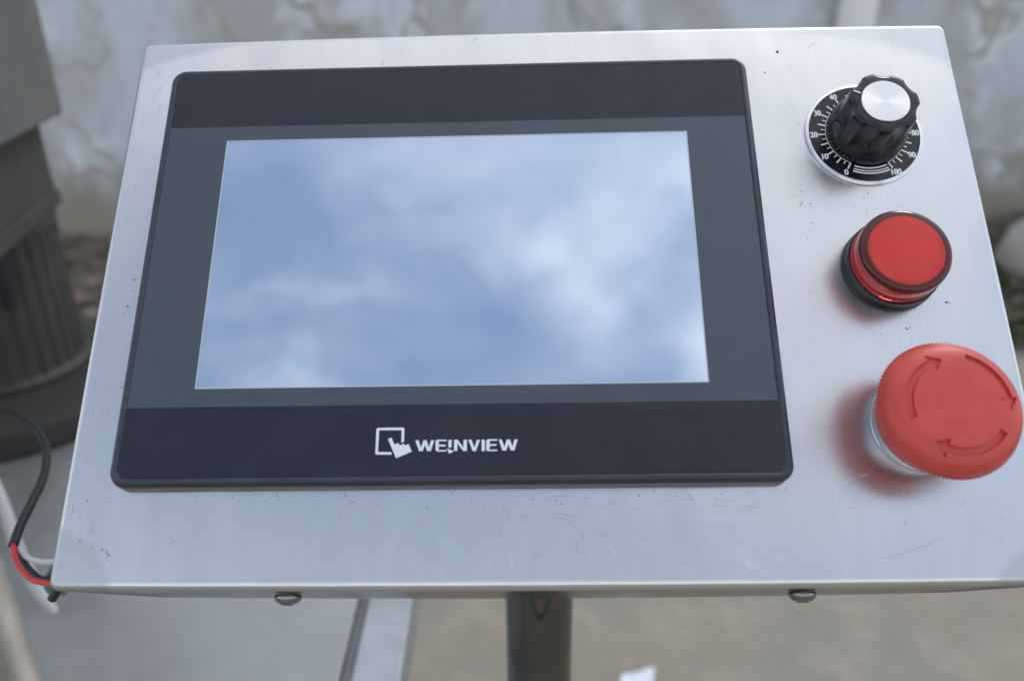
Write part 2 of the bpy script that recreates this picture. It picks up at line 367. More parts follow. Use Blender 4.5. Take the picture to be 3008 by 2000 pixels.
def cyl(name, x, y, z0, z1, r, mat, parent=None, n=64, bv=0):
    prof = [(r - bv, z0), (r, z0 + bv), (r, z1 - bv), (r - bv, z1)] if bv else [(r, z0), (r, z1)]
    V, F = lathe(prof, n, x, y); return mesh(name, V, F, mat, parent, 40)
MM = .001

# ------------------------------------------------------------------ setting
def ground_sheet(name, x0, x1, y0, y1, z, mat, nx=2, ny=2, amp=0):
    V = []; F = []
    for j in range(ny + 1):
        for i in range(nx + 1):
            x = x0 + (x1 - x0) * i / nx; y = y0 + (y1 - y0) * j / ny
            V.append((x, y, z + (amp * noise.noise(Vector((x * 3, y * 3, 1))) if amp else 0)))
    for j in range(ny):
        for i in range(nx):
            a = j * (nx + 1) + i; F.append((a, a + 1, a + nx + 2, a + nx + 1))
    o = mesh(name, V, F, mat, None, 180, False); o['kind'] = 'structure'; return o
ground_sheet('ground', -60, 60, -60, 60, 0, floor.m)
ground_sheet('soil', -7, 7, 2.45, 3.9, .03, soil.m, 120, 20, .035)
V, F = boxvf(-9, 9, 3.72, 3.96, -.1, 2.6); wall = mesh('wall', V, F, wallm.m)
tag(wall, 'old stained whitewashed wall with brown patches behind the control panel', 'wall')
dp = cyl('drain_pipe', 1.478, 3.635, 0, 2.6, .078, pvc_m); tag(dp, 'thick pale grey plastic drain pipe running down the stained wall', 'pipe')
# rubble and weeds along the foot of the wall
V, F = [], []
for i in range(1500):
    x = random.uniform(-5, 5); y = random.uniform(2.5, 3.7); s = random.uniform(.012, .05) * (1.6 if random.random() < .1 else 1)
    b = len(V); ax = Vector((random.random(), random.random(), random.random())).normalized(); M = Matrix.Rotation(random.random() * 6, 3, ax)
    for v in ((1, 0, 0), (-1, 0, 0), (0, .8, 0), (0, -.8, 0), (0, 0, .6), (0, 0, -.6)):
        q = M @ (Vector(v) * s * random.uniform(.8, 1.2)); V.append((x + q.x, y + q.y, .045 + q.z))
    for f in ((0, 2, 4), (2, 1, 4), (1, 3, 4), (3, 0, 4), (2, 0, 5), (1, 2, 5), (3, 1, 5), (0, 3, 5)): F.append(tuple(b + k for k in f))
rb = mesh('rubble', V, F, stone_m); rb['kind'] = 'stuff'; tag(rb, 'reddish brown stones and rubble strewn along the foot of the wall', 'rubble')
V, F = [], []
for c in range(170):
    cx = random.uniform(1.3, 4) if c < 150 else random.uniform(-4, -2.6); cy = random.uniform(2.3, 3.65)
    for i in range(26):
        a = random.uniform(0, 6.28); l = random.uniform(.04, .11); w = random.uniform(.006, .014); x = cx + random.gauss(0, .05); y = cy + random.gauss(0, .05)
        dx, dy = math.cos(a), math.sin(a); b = len(V)
        V += [(x - dy * w, y + dx * w, .03), (x + dy * w, y - dx * w, .03), (x + dx * l * .5 + dy * w, y + dy * l * .5 - dx * w, .03 + l * .7), (x + dx * l * .5 - dy * w, y + dy * l * .5 + dx * w, .03 + l * .7), (x + dx * l, y + dy * l, .03 + l * .75)]
        F += [(b, b + 1, b + 2, b + 3), (b + 3, b + 2, b + 4)]
wd = mesh('weeds', V, F, weed_m, None, None, False); wd['kind'] = 'stuff'; tag(wd, 'low green weeds growing on the soil before the wall', 'weeds')
# pale rounded stone at the right
V, F = [], []
bm = bmesh.new(); bmesh.ops.create_icosphere(bm, subdivisions=4, radius=1)
for v in bm.verts:
    k = 1 + .06 * noise.noise(v.co * 2.2); v.co = Vector((v.co.x * .25 * k, v.co.y * .2 * k, v.co.z * .165 * k))
me = bpy.data.meshes.new('boulder'); bm.to_mesh(me); bm.free(); bo = link('boulder', me, bould_m, None, 180); bo.location = (2.09, 2.85, .15)
tag(bo, 'pale grey rounded stone on the weedy soil at the right', 'stone')
# scrap of paper on the concrete
V = []; F = []; n = 9
for j in range(n):
    for i in range(n):
        u, v = i / (n - 1) - .5, j / (n - 1) - .5
        V.append((u * .085 + v * .02, v * .05 + u * .012, .008 + .012 * abs(noise.noise(Vector((u * 5, v * 5, 3)))) + .02 * u * u))
for j in range(n - 1):
    for i in range(n - 1): a = j * n + i; F.append((a, a + 1, a + n + 1, a + n))
pp = mesh('paper_scrap', V, F, paper_m, None, None); pp.location = (.205, 1.012, .003); pp.scale = (.72, .72, .8); pp.rotation_euler.z = .15; sd_ = pp.modifiers.new('thickness', 'SOLIDIFY'); sd_.thickness = .0008
tag(pp, 'crumpled white scrap of paper lying on the concrete ground', 'paper')

# ------------------------------------------------------------------ steel worktop and motor at the left
wt = thing('steel_worktop', 'low grey stainless steel worktop under the grey motor at the lower left', 'worktop', (-.6, .6, 0))
def lift(o, root): o.location = -root.location; return o
V, F = boxvf(-1.1, -.116, .20, .985, .66, .69); lift(bevel(mesh('top_sheet', V, F, plate_m, wt, 30), .0006), wt)
V, F = boxvf(-.108, -.076, .20, .985, .65, .6895); lift(bevel(mesh('edge_strip', V, F, strip_m, wt, 30), .0012), wt)
V, F = boxvf(-.1155, -.1085, .21, .98, .655, .6835); lift(mesh('groove_channel', V, F, groove_s, wt), wt)
V, F = boxvf(-1.09, -.30, .28, .96, .10, .655); lift(mesh('cabinet_body', V, F, plate_m, wt), wt)
for x in (-1.05, -.34):
    for y in (.28, .92): lift(cyl('foot', x, y, 0, .102, .02, rubber_m, wt, 24), wt)

MC = Vector((-.55, .795, .69))
mo = thing('gear_motor', 'dark grey ribbed motor with a square box head standing on the steel worktop', 'motor', MC)
V, F = lathe([(.15, 0), (.155, .004), (.155, .026), (.151, .030), (.09, .034)], 96); mesh('base_flange', V, F, flange_m, mo, 40)
def rib(r, z, a):
    k = (a / (2 * math.pi) * 30) % 1
    return r + (.0020 if .2 < k < .75 and .045 < z < .19 else 0)
V, F = lathe([(.079, .034), (.081, .04), (.074, .046), (.074, .185), (.079, .19), (.079, .2)], 240, rf=rib); mesh('ribbed_housing', V, F, cast_m, mo, 35)
ang = R_(13.5)
def rotbox(name, w, d, z0, z1, far, mat, parent, bv, dx=0, dy=0):
    """box whose far right corner stands at `far`, right side running towards the camera"""
    V, F = boxvf(-w, 0, -d, 0, z0, z1); M = Matrix.Rotation(ang, 4, 'Z')
    V = [M @ Vector(v) + Vector((far[0], far[1], 0)) - MC for v in V]
    o = mesh(name, V, F, mat, parent, 30); return bevel(o, bv)
hd_ = rotbox('head_housing', .26, .30, .889, .995, (-.491, .862), cast_m, mo, .006)
rotbox('head_lip', .268, .308, .889, .905, (-.4885, .864), cast_m, hd_, .002)
rotbox('head_lid', .30, .34, .98, 1.30, (-.476, .885), lid_m, mo, .004)
bo_ = lathe([(.010, .86), (.012, .863), (.012, .885), (.009, .889)], 24, -.497, .835); mesh('hex_bolt', [Vector(v) - MC for v in bo_[0]], bo_[1], rubber_m, mo, 30)
bo_ = lathe([(.009, .83), (.010, .833), (.010, .885), (.009, .889)], 24, -.468, .700); mesh('hex_bolt', [Vector(v) - MC for v in bo_[0]], bo_[1], rubber_m, mo, 30)
bo_ = lathe([(.011, .72), (.012, .722), (.012, .745), (.009, .75)], 24, -.452, .865); mesh('flange_nut', [Vector(v) - MC for v in bo_[0]], bo_[1], rubber_m, mo, 30)

rail = cyl('upright_tube', -.325, .372, .69, 1.0, .0235, rail_m, None, 64); tag(rail, 'bright stainless tube standing upright at the lower left corner', 'tube')


WIRES = {'sheath':[(-0.2891,0.3882,0.8902),(-0.2755,0.379,0.894),(-0.2539,0.3604,0.9014),(-0.2331,0.3404,0.9058),(-0.2194,0.3242,0.9063),(-0.2101,0.3081,0.9069),(-0.2036,0.2916,0.9068),(-0.1992,0.2753,0.9071),(-0.1974,0.2636,0.9054),(-0.1942,0.2522,0.9043)],'red':[(-0.1947,0.2537,0.9052),(-0.1928,0.2495,0.9032),(-0.186,0.2409,0.9034),(-0.1766,0.2325,0.9042),(-0.1654,0.2247,0.9088),(-0.1531,0.2156,0.9156),(-0.1468,0.2144,0.9178)],'white':[(-0.1946,0.2553,0.9039),(-0.1911,0.2513,0.9022),(-0.1854,0.2461,0.9029),(-0.1781,0.2415,0.9049),(-0.1675,0.2334,0.9112),(-0.1587,0.2297,0.9151)],'black':[(-0.1959,0.2558,0.9025),(-0.1925,0.2531,0.894),(-0.1845,0.247,0.8926),(-0.1745,0.2387,0.8985),(-0.1612,0.226,0.9069),(-0.1525,0.2176,0.9126),(-0.1454,0.214,0.9167)],'blackend':[(-0.1688,0.2383,0.8977),(-0.1708,0.2375,0.8959),(-0.1725,0.2366,0.8938),(-0.174,0.2357,0.8918)],'green':[(-0.1718,0.2503,0.9001),(-0.1769,0.2493,0.8977),(-0.1794,0.2482,0.8953),(-0.1815,0.2463,0.891),(-0.1824,0.2487,0.8842),(-0.1773,0.2487,0.8841)],'pale':[(-0.3118,0.4027,0.8489),(-0.2979,0.3875,0.8393),(-0.289,0.3772,0.8285),(-0.2812,0.3671,0.8181),(-0.2715,0.3566,0.8068),(-0.2608,0.3469,0.7973),(-0.2516,0.3396,0.7933),(-0.2506,0.3375,0.791)],'green_arc':[(0.0047,0.2783,0.8598),(0.0065,0.2756,0.8536),(0.0083,0.2733,0.8484),(0.0107,0.2718,0.845),(0.0133,0.2732,0.8483),(0.0149,0.2756,0.8535),(0.0161,0.2783,0.8596)]}
LETTERS = [[(-9.6,-60.12),(-8.65,-60.13),(-7.89,-62.36),(-7.21,-60.14),(-6.26,-60.16),(-5.54,-62.32),(-4.97,-60.17),(-4.01,-60.18),(-4.97,-63.38),(-6.03,-63.37),(-6.72,-61.52),(-7.34,-63.35),(-8.4,-63.34)],[(-0.39,-60.04),(-3.0,-60.01),(-3.47,-60.21),(-3.64,-60.63),(-3.58,-62.89),(-3.39,-63.34),(-2.91,-63.51),(-0.36,-63.54),(-0.37,-63.1),(-2.51,-63.08),(-2.61,-62.94),(-2.64,-62.01),(-0.67,-62.03),(-0.65,-61.48),(-2.65,-61.46),(-2.67,-60.57),(-2.58,-60.43),(-0.38,-60.46)],[(0.17,-60.15),(1.11,-60.16),(1.07,-62.39),(0.13,-62.38)],[(-0.15,-62.72),(0.25,-62.66),(0.49,-63.04),(1.48,-63.22),(1.65,-63.63),(0.42,-64.16)],[(1.83,-60.11),(2.85,-60.12),(4.58,-62.43),(4.62,-60.14),(5.57,-60.15),(5.61,-63.44),(4.53,-63.43),(2.8,-61.14),(2.8,-63.41),(1.85,-63.4)],[(6.04,-60.16),(6.95,-60.17),(7.79,-62.47),(8.53,-60.19),(9.43,-60.2),(8.25,-63.52),(7.3,-63.51)],[(9.91,-60.16),(10.86,-60.17),(10.88,-63.52),(9.91,-63.51)],[(14.49,-60.05),(11.94,-60.05),(11.47,-60.18),(11.29,-60.66),(11.28,-62.98),(11.45,-63.42),(11.89,-63.56),(14.49,-63.56),(14.49,-63.13),(12.36,-63.13),(12.27,-62.99),(12.26,-62.01),(14.22,-62.03),(14.25,-61.51),(12.29,-61.49),(12.28,-60.64),(12.38,-60.51),(14.49,-60.5)],[(14.9,-60.18),(15.8,-60.19),(16.61,-62.39),(17.29,-60.18),(18.24,-60.19),(18.95,-62.32),(19.53,-60.18),(20.47,-60.19),(19.51,-63.41),(18.43,-63.4),(17.76,-61.62),(17.08,-63.46),(16.0,-63.44)]]
EMBLEM = [[(-16.35,-64.28),(-20.99,-64.23),(-21.23,-63.96),(-21.28,-56.58),(-20.95,-56.27),(-13.26,-56.26),(-12.97,-56.58),(-12.91,-60.51),(-13.71,-60.8),(-13.79,-57.12),(-13.9,-57.03),(-20.27,-56.99),(-20.44,-57.09),(-20.48,-63.33),(-20.37,-63.48),(-16.68,-63.55)],[(-17.72,-59.66),(-16.67,-59.25),(-15.75,-61.3),(-14.59,-60.89),(-14.22,-61.55),(-12.92,-61.1),(-12.63,-61.63),(-11.54,-61.22),(-10.55,-63.44),(-15.08,-65.37)]]

# ------------------------------------------------------------------ cables at the left of the panel
cc = thing('control_cable', 'black sheathed cable ending in loose red, white, green and black wires at the box corner', 'cable', Vector(WIRES['sheath'][-1]))
def wire(name, key, r, mat, root=cc):
    P = catmull([Vector(p) - (root.location if root else Vector()) for p in WIRES[key]], 8)
    V, F = tubevf(P, r); return mesh(name, V, F, mat, root, 180)
wire('sheath', 'sheath', .0018, rubber_m); wire('red_wire', 'red', .0010, w_red); wire('white_wire', 'white', .0011, w_white)
wire('black_wire', 'black', .0012, rubber_m); wire('black_wire', 'blackend', .0017, rubber_m); wire('green_wire', 'green', .0014, w_green)
pc = wire('pale_cable', 'pale', lambda t: .0038 - .0024 * max(0, t - .72) / .28, w_grey, None); tag(pc, 'pale grey out of focus cable hanging behind the loose wires', 'cable')

# ------------------------------------------------------------------ the control panel
Rp = Matrix(((0.99949964, 0.00471529, 0.03127689), (-0.01472541, 0.94450047, 0.32817988), (-0.02799357, -0.32847623, 0.94409731)))
Mp = (A @ Rp @ Matrix(((1, 0, 0), (0, -1, 0), (0, 0, -1)))).to_4x4()
Mp.translation = CAM + A @ Vector((-.01890075, -.02565667, .260461034))
POST = Vector((.011, .298, 0))
cp = thing('control_box', 'tilted brushed steel control box with touch screen, knob, red lamp and red mushroom button', 'control box', POST)
Ml = Matrix.Translation(-POST) @ Mp
Mi = Ml.inverted()
def P_(o):
    o.parent = cp; o.matrix_local = Ml; return o
def sub(o, par):
    o.parent = par; o.matrix_local = Matrix.Identity(4); return o

# folded sheet enclosure, its long edges bowed slightly outwards
x0, x1, y0, y1 = -.1136, .1712, -.0992, .0875
def outline(k, drop, bowtop, bowbot):
    """rounded outline grown by k; long edges bow outwards"""
    pts = []; r = .0007 + k; n = 28
    def bow(u, b): return b * (1 - (2 * u - 1) ** 2)
    xa, xb, ya, yb = x0 - k, x1 + k, y0 - k, y1 + k
    def arc(cx, cy, a0): return [(cx + r * math.cos(R_(a0 + 15 * i)), cy + r * math.sin(R_(a0 + 15 * i))) for i in range(7)]
    pts += arc(xb - r, yb - r, 0)
    for i in range(1, n): u = i / n; pts.append((xb - r + (xa - xb + 2 * r) * u, yb + bow(u, bowtop)))
    pts += arc(xa + r, yb - r, 90)
    for i in range(1, 12): pts.append((xa, yb - r - (yb - ya - 2 * r) * i / 12))
    pts += arc(xa + r, ya + r, 180)
    for i in range(1, n): u = i / n; pts.append((xa + r + (xb - xa - 2 * r) * u, ya - bow(u, bowbot)))
    pts += arc(xb - r, ya + r, 270)
    for i in range(1, 12): pts.append((xb, ya + r + (yb - ya - 2 * r) * i / 12))
    return [(x, y, -drop) for x, y in pts]
rings = []
br = .0024
for i in range(9):
    a = R_(90 * i / 8); rings.append(outline(br * math.sin(a), br * (1 - math.cos(a)), .0013, .0002 + .0005 * math.sin(a)))
for d, bt, bb in ((.008, .0013, .0010), (.02, .0013, .0013), (.04, .0012, .0014), (.068, .001, .0012)): rings.append(outline(br, d, bt, bb))
rings.append(outline(0, .070, .001, .001))
V, F = loft(rings[::-1])
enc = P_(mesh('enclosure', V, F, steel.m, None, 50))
def part(name, V, F, mat, smooth=None): return P_(mesh(name, V, F, mat, None, smooth))
def subpart(name, V, F, mat, par, smooth=None): return sub(mesh(name, V, F, mat, None, smooth), par)

# --- touch screen unit
bx, by = .1002, .07325
prof = [(.0022, .0), (.0022, .0022), (.0004, .0022), (.0, .0026), (.0, .0040), (.0004, .0050), (.0011, .0058), (.0019, .0061), (.0024, .0060), (.0027, .0057)]
rings = [[(x, y, z) for x, y in rrect(-bx, bx, -by, by,   .0052, 10, i)] for i, z in prof]
ts = part('touch_screen_frame', *loft(rings), bezel_m, 40); ts['label'] = 'dark grey plastic frame of the touch screen'
rings = [[(x, y, z) for x, y in rrect(-bx, bx, -by - .0012, by, .0052, 10, i)] for i, z in ((.0010, .00005), (.0008, .0004), (.0009, .0014), (.0012, .0021), (.0034, .0023))]  # gasket widened at the bottom to stand for the frame's reflection in the steel
subpart('rubber_gasket', *loft(rings), gasket_m, ts, 40)
fx, fy = bx - .0030, by - .0030
def bandpts(ya, yb, top=False, bot=False):
    r = .0028; pts = []
    if top: pts += [(fx - r + r * math.cos(R_(a)), yb - r + r * math.sin(R_(a))) for a in range(0, 91, 10)] + [(-fx + r + r * math.cos(R_(a)), yb - r + r * math.sin(R_(a))) for a in range(90, 181, 10)]
    else: pts += [(fx, yb), (-fx, yb)]
    if bot: pts += [(-fx + r + r * math.cos(R_(a)), ya + r + r * math.sin(R_(a))) for a in range(180, 271, 10)] + [(fx - r + r * math.cos(R_(a)), ya + r + r * math.sin(R_(a))) for a in range(270, 361, 10)]
    else: pts += [(-fx, ya), (fx, ya)]
    return pts
def slab(pts, z0, z1): return loft([[(x, y, z0) for x, y in pts], [(x, y, z1) for x, y in pts]])
T1, T2 = .0490, -.0493
b_ = subpart('upper_band', *slab(bandpts(T1, fy, True), .0055, .00600), black_film, ts); b_['label'] = 'black band above the display'
b_ = subpart('lower_band', *slab(bandpts(-fy, T2, False, True), .0055, .00600), black_film, ts); b_['label'] = 'black band under the display with white lettering'
sx0, sx1, sy0, sy1 = -.0774, .0777, -.0436, .0436
# grey surround with a rectangular opening
def frameslab(o, i, z0, z1):
    V = []; F = []
    for z in (z0, z1): V += [(x, y, z) for x, y in o] + [(x, y, z) for x, y in i]
    for a in range(4):
        b = (a + 1) % 4; F += [(8 + a, 8 + b, 12 + b, 12 + a), (a, 4 + a, 4 + b, b), (a, b, 8 + b, 8 + a), (4 + b, 4 + a, 12 + a, 12 + b)]
    return V, F
rc = lambda a, b, c, d: [(a, c), (b, c), (b, d), (a, d)]
b_ = subpart('display_surround', *frameslab(rc(-fx, fx, T2, T1), rc(sx0, sx1, sy0, sy1), .0054, .00596), grey_film, ts); b_['label'] = 'slate grey surround of the display'
subpart('display_edge', *frameslab(rc(sx0, sx1, sy0, sy1), rc(sx0 + .0004, sx1 - .0004, sy0 + .0004, sy1 - .0004), .0054, .00588), glass_edge, ts)
b_ = subpart('display', *boxvf(sx0 + .0004, sx1 - .0004, sy0 + .0004, sy1 - .0004, .0050, .0058), lcd_m, ts); b_['label'] = 'blank display mirroring blue sky and clouds'
sub(polys('emblem', EMBLEM, .0059, .00604, ink_m, None), ts)['label'] = 'white emblem of a hand touching a square'
sub(polys('lettering', LETTERS, .0059, .00604, ink_m, None), ts)['label'] = 'white lettering reading WEINVIEW'

# --- dial and knob
DX, DY = .13802, .04424
def at(o, x, y, z=0):
    o.parent = cp; o.matrix_local = Ml @ Matrix.Translation((x, y, z)); return o
V, F = lathe([(.0193, 0), (.0194, .0002), (.0194, .0009), (.0191, .0011), (.0184, .0011)], 128)
dl = at(mesh('scale_plate', V, F, rim_m, None, 40), DX, DY); dl['label'] = 'round black dial plate with silver rim and white scale from 0 to 100'
V, F = lathe([(.0184, .0008), (.0184, .00118)], 128); subpart('black_face', V, F, dial_m, dl, 40)
V, F = [], []
def bar(ax, ay, bx_, by_, w, w2=None):
    d = Vector((bx_ - ax, by_ - ay)); d.normalize(); n_ = Vector((-d.y, d.x)); w2 = w if w2 is None else w2; b = len(V)
    for z in (.00115, .00124):
        for (x, y, s, ww) in ((ax, ay, 1, w), (ax, ay, -1, w), (bx_, by_, -1, w2), (bx_, by_, 1, w2)):
            V.append(((x + n_.x * s * ww / 2) * MM, (y + n_.y * s * ww / 2) * MM, z))
    F.extend([(b + 4, b + 5, b + 6, b + 7), (b, b + 3, b + 2, b + 1), (b, b + 1, b + 5, b + 4), (b + 1, b + 2, b + 6, b + 5), (b + 2, b + 3, b + 7, b + 6), (b + 3, b, b + 4, b + 7)])
def pol(r, a): return (r * math.cos(R_(a)), r * math.sin(R_(a)))
for i in range(41):
    a = -118.5 - 303.2 * i / 40
    a0, a1 = (12.9, 15.4) if i % 4 == 0 else (13.0, 15.6) if i % 2 == 0 else (13.1, 14.4)
    bar(*pol(a0, a), *pol(a1, a), .5 if i % 2 == 0 else .36)
for i in range(120):
    a = -118.5 - 303.2 * i / 120; bar(*pol(12.95, a), *pol(12.95, a - 303.2 / 120), .2)
for r, w in ((13.5, .55), (14.6, .42), (15.5, .55)):
    for i in range(16): bar(*pol(r, -112 + 46 * i / 16), *pol(r, -112 + 46 * (i + 1.02) / 16), w)
GL = {'0': [('o', .5, .5, .36, .5)], '1': [((.5, 0), (.5, 1), 1), ((.5, 1), (.28, .84), .5), ((.28, .02), (.72, .02), .45)],
      '2': [((.12, .72), (.2, .92), .7), ((.2, .92), (.5, 1), .5), ((.5, 1), (.78, .88), .7), ((.78, .88), (.8, .66), 1), ((.8, .66), (.12, .06), .6), ((.1, .06), (.86, .06), 1.1), ((.86, .06), (.9, .25), .5)],
      '3': [((.15, .85), (.42, 1), .6), ((.42, 1), (.75, .88), .6), ((.75, .88), (.72, .66), 1), ((.72, .66), (.4, .54), .6), ((.4, .54), (.78, .4), .6), ((.78, .4), (.8, .18), 1), ((.8, .18), (.5, 0), .6), ((.5, 0), (.14, .1), .8)],
      '4': [((.66, 0), (.66, 1), 1), ((.66, 1), (.1, .3), .5), ((.1, .3), (.92, .3), .7)],
      '5': [((.25, .98), (.82, .98), .9), ((.25, .98), (.22, .56), .5), ((.22, .56), (.6, .6), .6), ((.6, .6), (.82, .3), 1), ((.82, .3), (.5, 0), .7), ((.5, 0), (.15, .1), .8)],
      '6': [('o', .5, .3, .34, .3), ((.17, .35), (.3, .8), 1), ((.3, .8), (.75, 1), .5)],
      '7': [((.12, .95), (.88, .95), 1), ((.88, .95), (.42, 0), .8)],
      '8': [('o', .5, .75, .27, .25), ('o', .5, .26, .34, .27)],
      '9': [('o', .5, .7, .34, .3), ((.83, .65), (.7, .2), 1), ((.7, .2), (.25, 0), .5)]}
def numeral(s, cx, cy, h):
    w = h * .62; X = cx - w * len(s) / 2
    for ch in s:
        for g in GL[ch]:
            if g[0] == 'o':
                _, ox, oy, rx, ry = g; m = 14
                for k in range(m):
                    a, b = 2 * math.pi * k / m, 2 * math.pi * (k + 1) / m; wd_ = .24 + .34 * abs(math.cos((a + b) / 2))
                    bar(X + (ox + rx * math.cos(a)) * w, cy + (oy - .5 + ry * math.sin(a)) * h, X + (ox + rx * math.cos(b)) * w, cy + (oy - .5 + ry * math.sin(b)) * h, wd_ * h / 2.2)
            else:
                (ax, ay), (bx_, by_), k = g; bar(X + ax * w, cy + (ay - .5) * h, X + bx_ * w, cy + (by_ - .5) * h, (.2 + .34 * k) * h / 2.2)
        X += w
for i in range(11):
    a = -118.5 - 303.2 * i / 10; s = str(i * 10); r = 16.95 if i < 10 else 17.2
    numeral(s, *pol(r - .1, a), 2.0)
subpart('scale_markings', V, F, dialink_m, dl)['label'] = 'white ticks and numerals from 0 to 100'

fl0 = R_(-175 + 2)
def knobr(r, z, a):
    t = (z - .0065) / .0115
    if t < 0: return r
    k = min(1, t * 9); d = abs(((a - fl0) * 7 / (2 * math.pi) + .5) % 1 - .5) / .5    # 0 in the flute, 1 on the lobe
    depth = (.0017 - .0006 * t) * (1 - (d / .6) ** 2) ** .75 if d < .6 else 0
    return r - depth * k * (1 if z < .0180 else .92)
kp = [(.0122, .0012), (.0127, .0016), (.0129, .0034), (.0129, .0046), (.0126, .0054), (.0121, .0060), (.0119, .0066), (.0118, .0074), (.01175, .0086), (.0116, .0100), (.0114, .0130), (.0112, .0160), (.0111, .0176), (.0109, .0182), (.0105, .0185), (.0096, .0187), (.0079, .0187), (.0076, .0184)]
V, F = lathe(kp, 224, rf=knobr); kn = at(mesh('knob', V, F, knob_m, None, 38), DX, DY); kn['label'] = 'black fluted rotary knob'
V, F = lathe([(.0074, .0182), (.0076, .0186), (.0076, .0189), (.0074, .0191), (.006, .0191), (.004, .01908), (.002, .01906), (.0004, .01905)], 96)
c_ = subpart('aluminium_cap', V, F, cap_m, kn, 40); c_['label'] = 'silvery spun aluminium cap of the knob'
V, F = [], []; bar(*pol(8.0, 155.5), *pol(10.35, 155.5), .42)
subpart('pointer_line', [(x, y, z - .00124 + .01885) for x, y, z in V], F, dialink_m, kn)

# --- red indicator lamp
LX, LY = .1388, -.005
V, F = lathe([(.0145, 0), (.0149, .0003), (.0149, .0014), (.0146, .0018), (.0146, .0050), (.0142, .0054)], 96)
lb = at(mesh('lamp_base', V, F, base_m, None, 40), LX, LY); lb['label'] = 'black round base of the indicator lamp'
V, F = lathe([(.0137, .0055), (.0140, .0058), (.0140, .0064), (.0137, .0067), (.0137, .0070), (.01385, .0073), (.0139, .0100), (.0139, .0118), (.01375, .0127), (.0134, .0134), (.0128, .01375), (.0118, .01395), (.009, .01415), (.005, .0143), (.0003, .01435)], 128)
ln_ = subpart('lamp_lens', V, F, lens_m, lb, 60); ln_['label'] = 'glossy red transparent cap of the indicator lamp with a dark rim'
V, F = ring_tube([(.0115, .0117), (.0134, .0117), (.0134, .0121), (.0115, .0121)], 96); subpart('added_dark_ring', V, F, base_m, lb, 40)  # black ring added under the lens so its rim looks dark
V, F = ring_tube([(.0115, .0058), (.0134, .0058), (.0134, .0115), (.0115, .0115)], 96); subpart('added_red_sleeve', V, F, diff_m, lb, 40)  # red sleeve added so the lens sides look bright
V, F = lathe([(.0109, .0058), (.0112, .0120), (.0114, .0131), (.0112, .0134), (.008, .0136), (.004, .01372), (.0005, .0138)], 96)
subpart('diffuser', V, F, diff_m, lb, 40)
V, F = boxvf(-.0002, .0002, -.00028, .00012, .0018, .0045)
M_ = Matrix.Rotation(R_(-58), 3, 'Z'); subpart('base_seam', [M_ @ Vector((x + .01460, y, z)) for x, y, z in V], F, gasket_m, lb)

# --- emergency stop
EX, EY = .1399, -.0558
V, F = lathe([(.0143, 0), (.0146, .0002), (.0146, .0008), (.0144, .0010), (.0144, .0070), (.0138, .0076)], 128)
ec = at(mesh('stop_button_collar', V, F, collar_m, None, 40), EX, EY); ec['label'] = 'shiny steel collar of the mushroom button'
arrows = []
def arrow(a_tail, a_tip, rm, w, hl):
    """curved arrow outline, angles clockwise from tail to tip"""
    o, i = [], []; s = -1; n = 18; ab = a_tip - s * math.degrees(hl / rm)
    for k in range(n + 1):
        a = a_tail + (ab - a_tail) * k / n; o.append(pol(rm + w / 2, a)); i.append(pol(rm - w / 2, a))
    return o + [pol(rm + w * 1.25, ab), pol(rm, a_tip), pol(rm - w * 1.25, ab)] + i[::-1]
def inpoly(x, y, p):
    c = False; j = len(p) - 1
    for i in range(len(p)):
        if (p[i][1] > y) != (p[j][1] > y) and x < (p[j][0] - p[i][0]) * (y - p[i][1]) / (p[j][1] - p[i][1]) + p[i][0]: c = not c
        j = i
    return c
AR = [arrow(196, 100, 12.9, 2.1, 3.4), arrow(72, -7, 13.9, 2.1, 3.4), arrow(-36, -128, 12.9, 2.1, 3.4)]
NA = 128
def ztop(r): return .0177 + .0064 * (1 - min(1, r / .0190) ** 6) ** .4545
hp = [(.0140, .0076), (.0159, .0078), (.0163, .0082), (.0168, .0102), (.0176, .0132), (.0182, .0158), (.0184, .0168), (.0187, .0176)] + [(r_, ztop(r_)) for r_ in (.01897, .0189, .0187, .0185, .0182, .0178, .0173, .0167)]
V, F = lathe(hp, NA); F = F[:-1]; top0 = (len(hp) - 1) * NA
head = [V, F]
# crowned top with the arrows sunk into it
bm = bmesh.new(); vs = [bm.verts.new(v) for v in V]
for f in F: bm.faces.new([vs[i] for i in f])
bm.normal_update()
NR, NT = 84, 640
prev = None
tv = []
for j in range(NR + 1):
    r = .0167 - .008 * j / 64 if j <= 64 else .0087 * (NR - j) / 20
    if j == NR: tv.append([bm.verts.new((0, 0, ztop(0)))]); break
    row = []
    for i in range(NT):
        a = 2 * math.pi * i / NT; x, y = r * math.cos(a), r * math.sin(a); z = ztop(r)
        if r > .0090 and any(inpoly(x / MM, y / MM, p) for p in AR): z -= .0008
        row.append(bm.verts.new((x, y, z - (.00001 if j == 0 else 0))))
    tv.append(row)
for j in range(NR - 1):
    for i in range(NT): k = (i + 1) % NT; bm.faces.new((tv[j][i], tv[j][k], tv[j + 1][k], tv[j + 1][i]))
for i in range(NT): bm.faces.new((tv[NR - 1][i], tv[NR - 1][(i + 1) % NT], tv[NR][0]))
me = bpy.data.meshes.new('stop_button_head'); bm.to_mesh(me); bm.free()
eh = sub(link('stop_button_head', me, red_m, None, 60), ec); eh['label'] = 'red mushroom head with three sunken turning arrows'
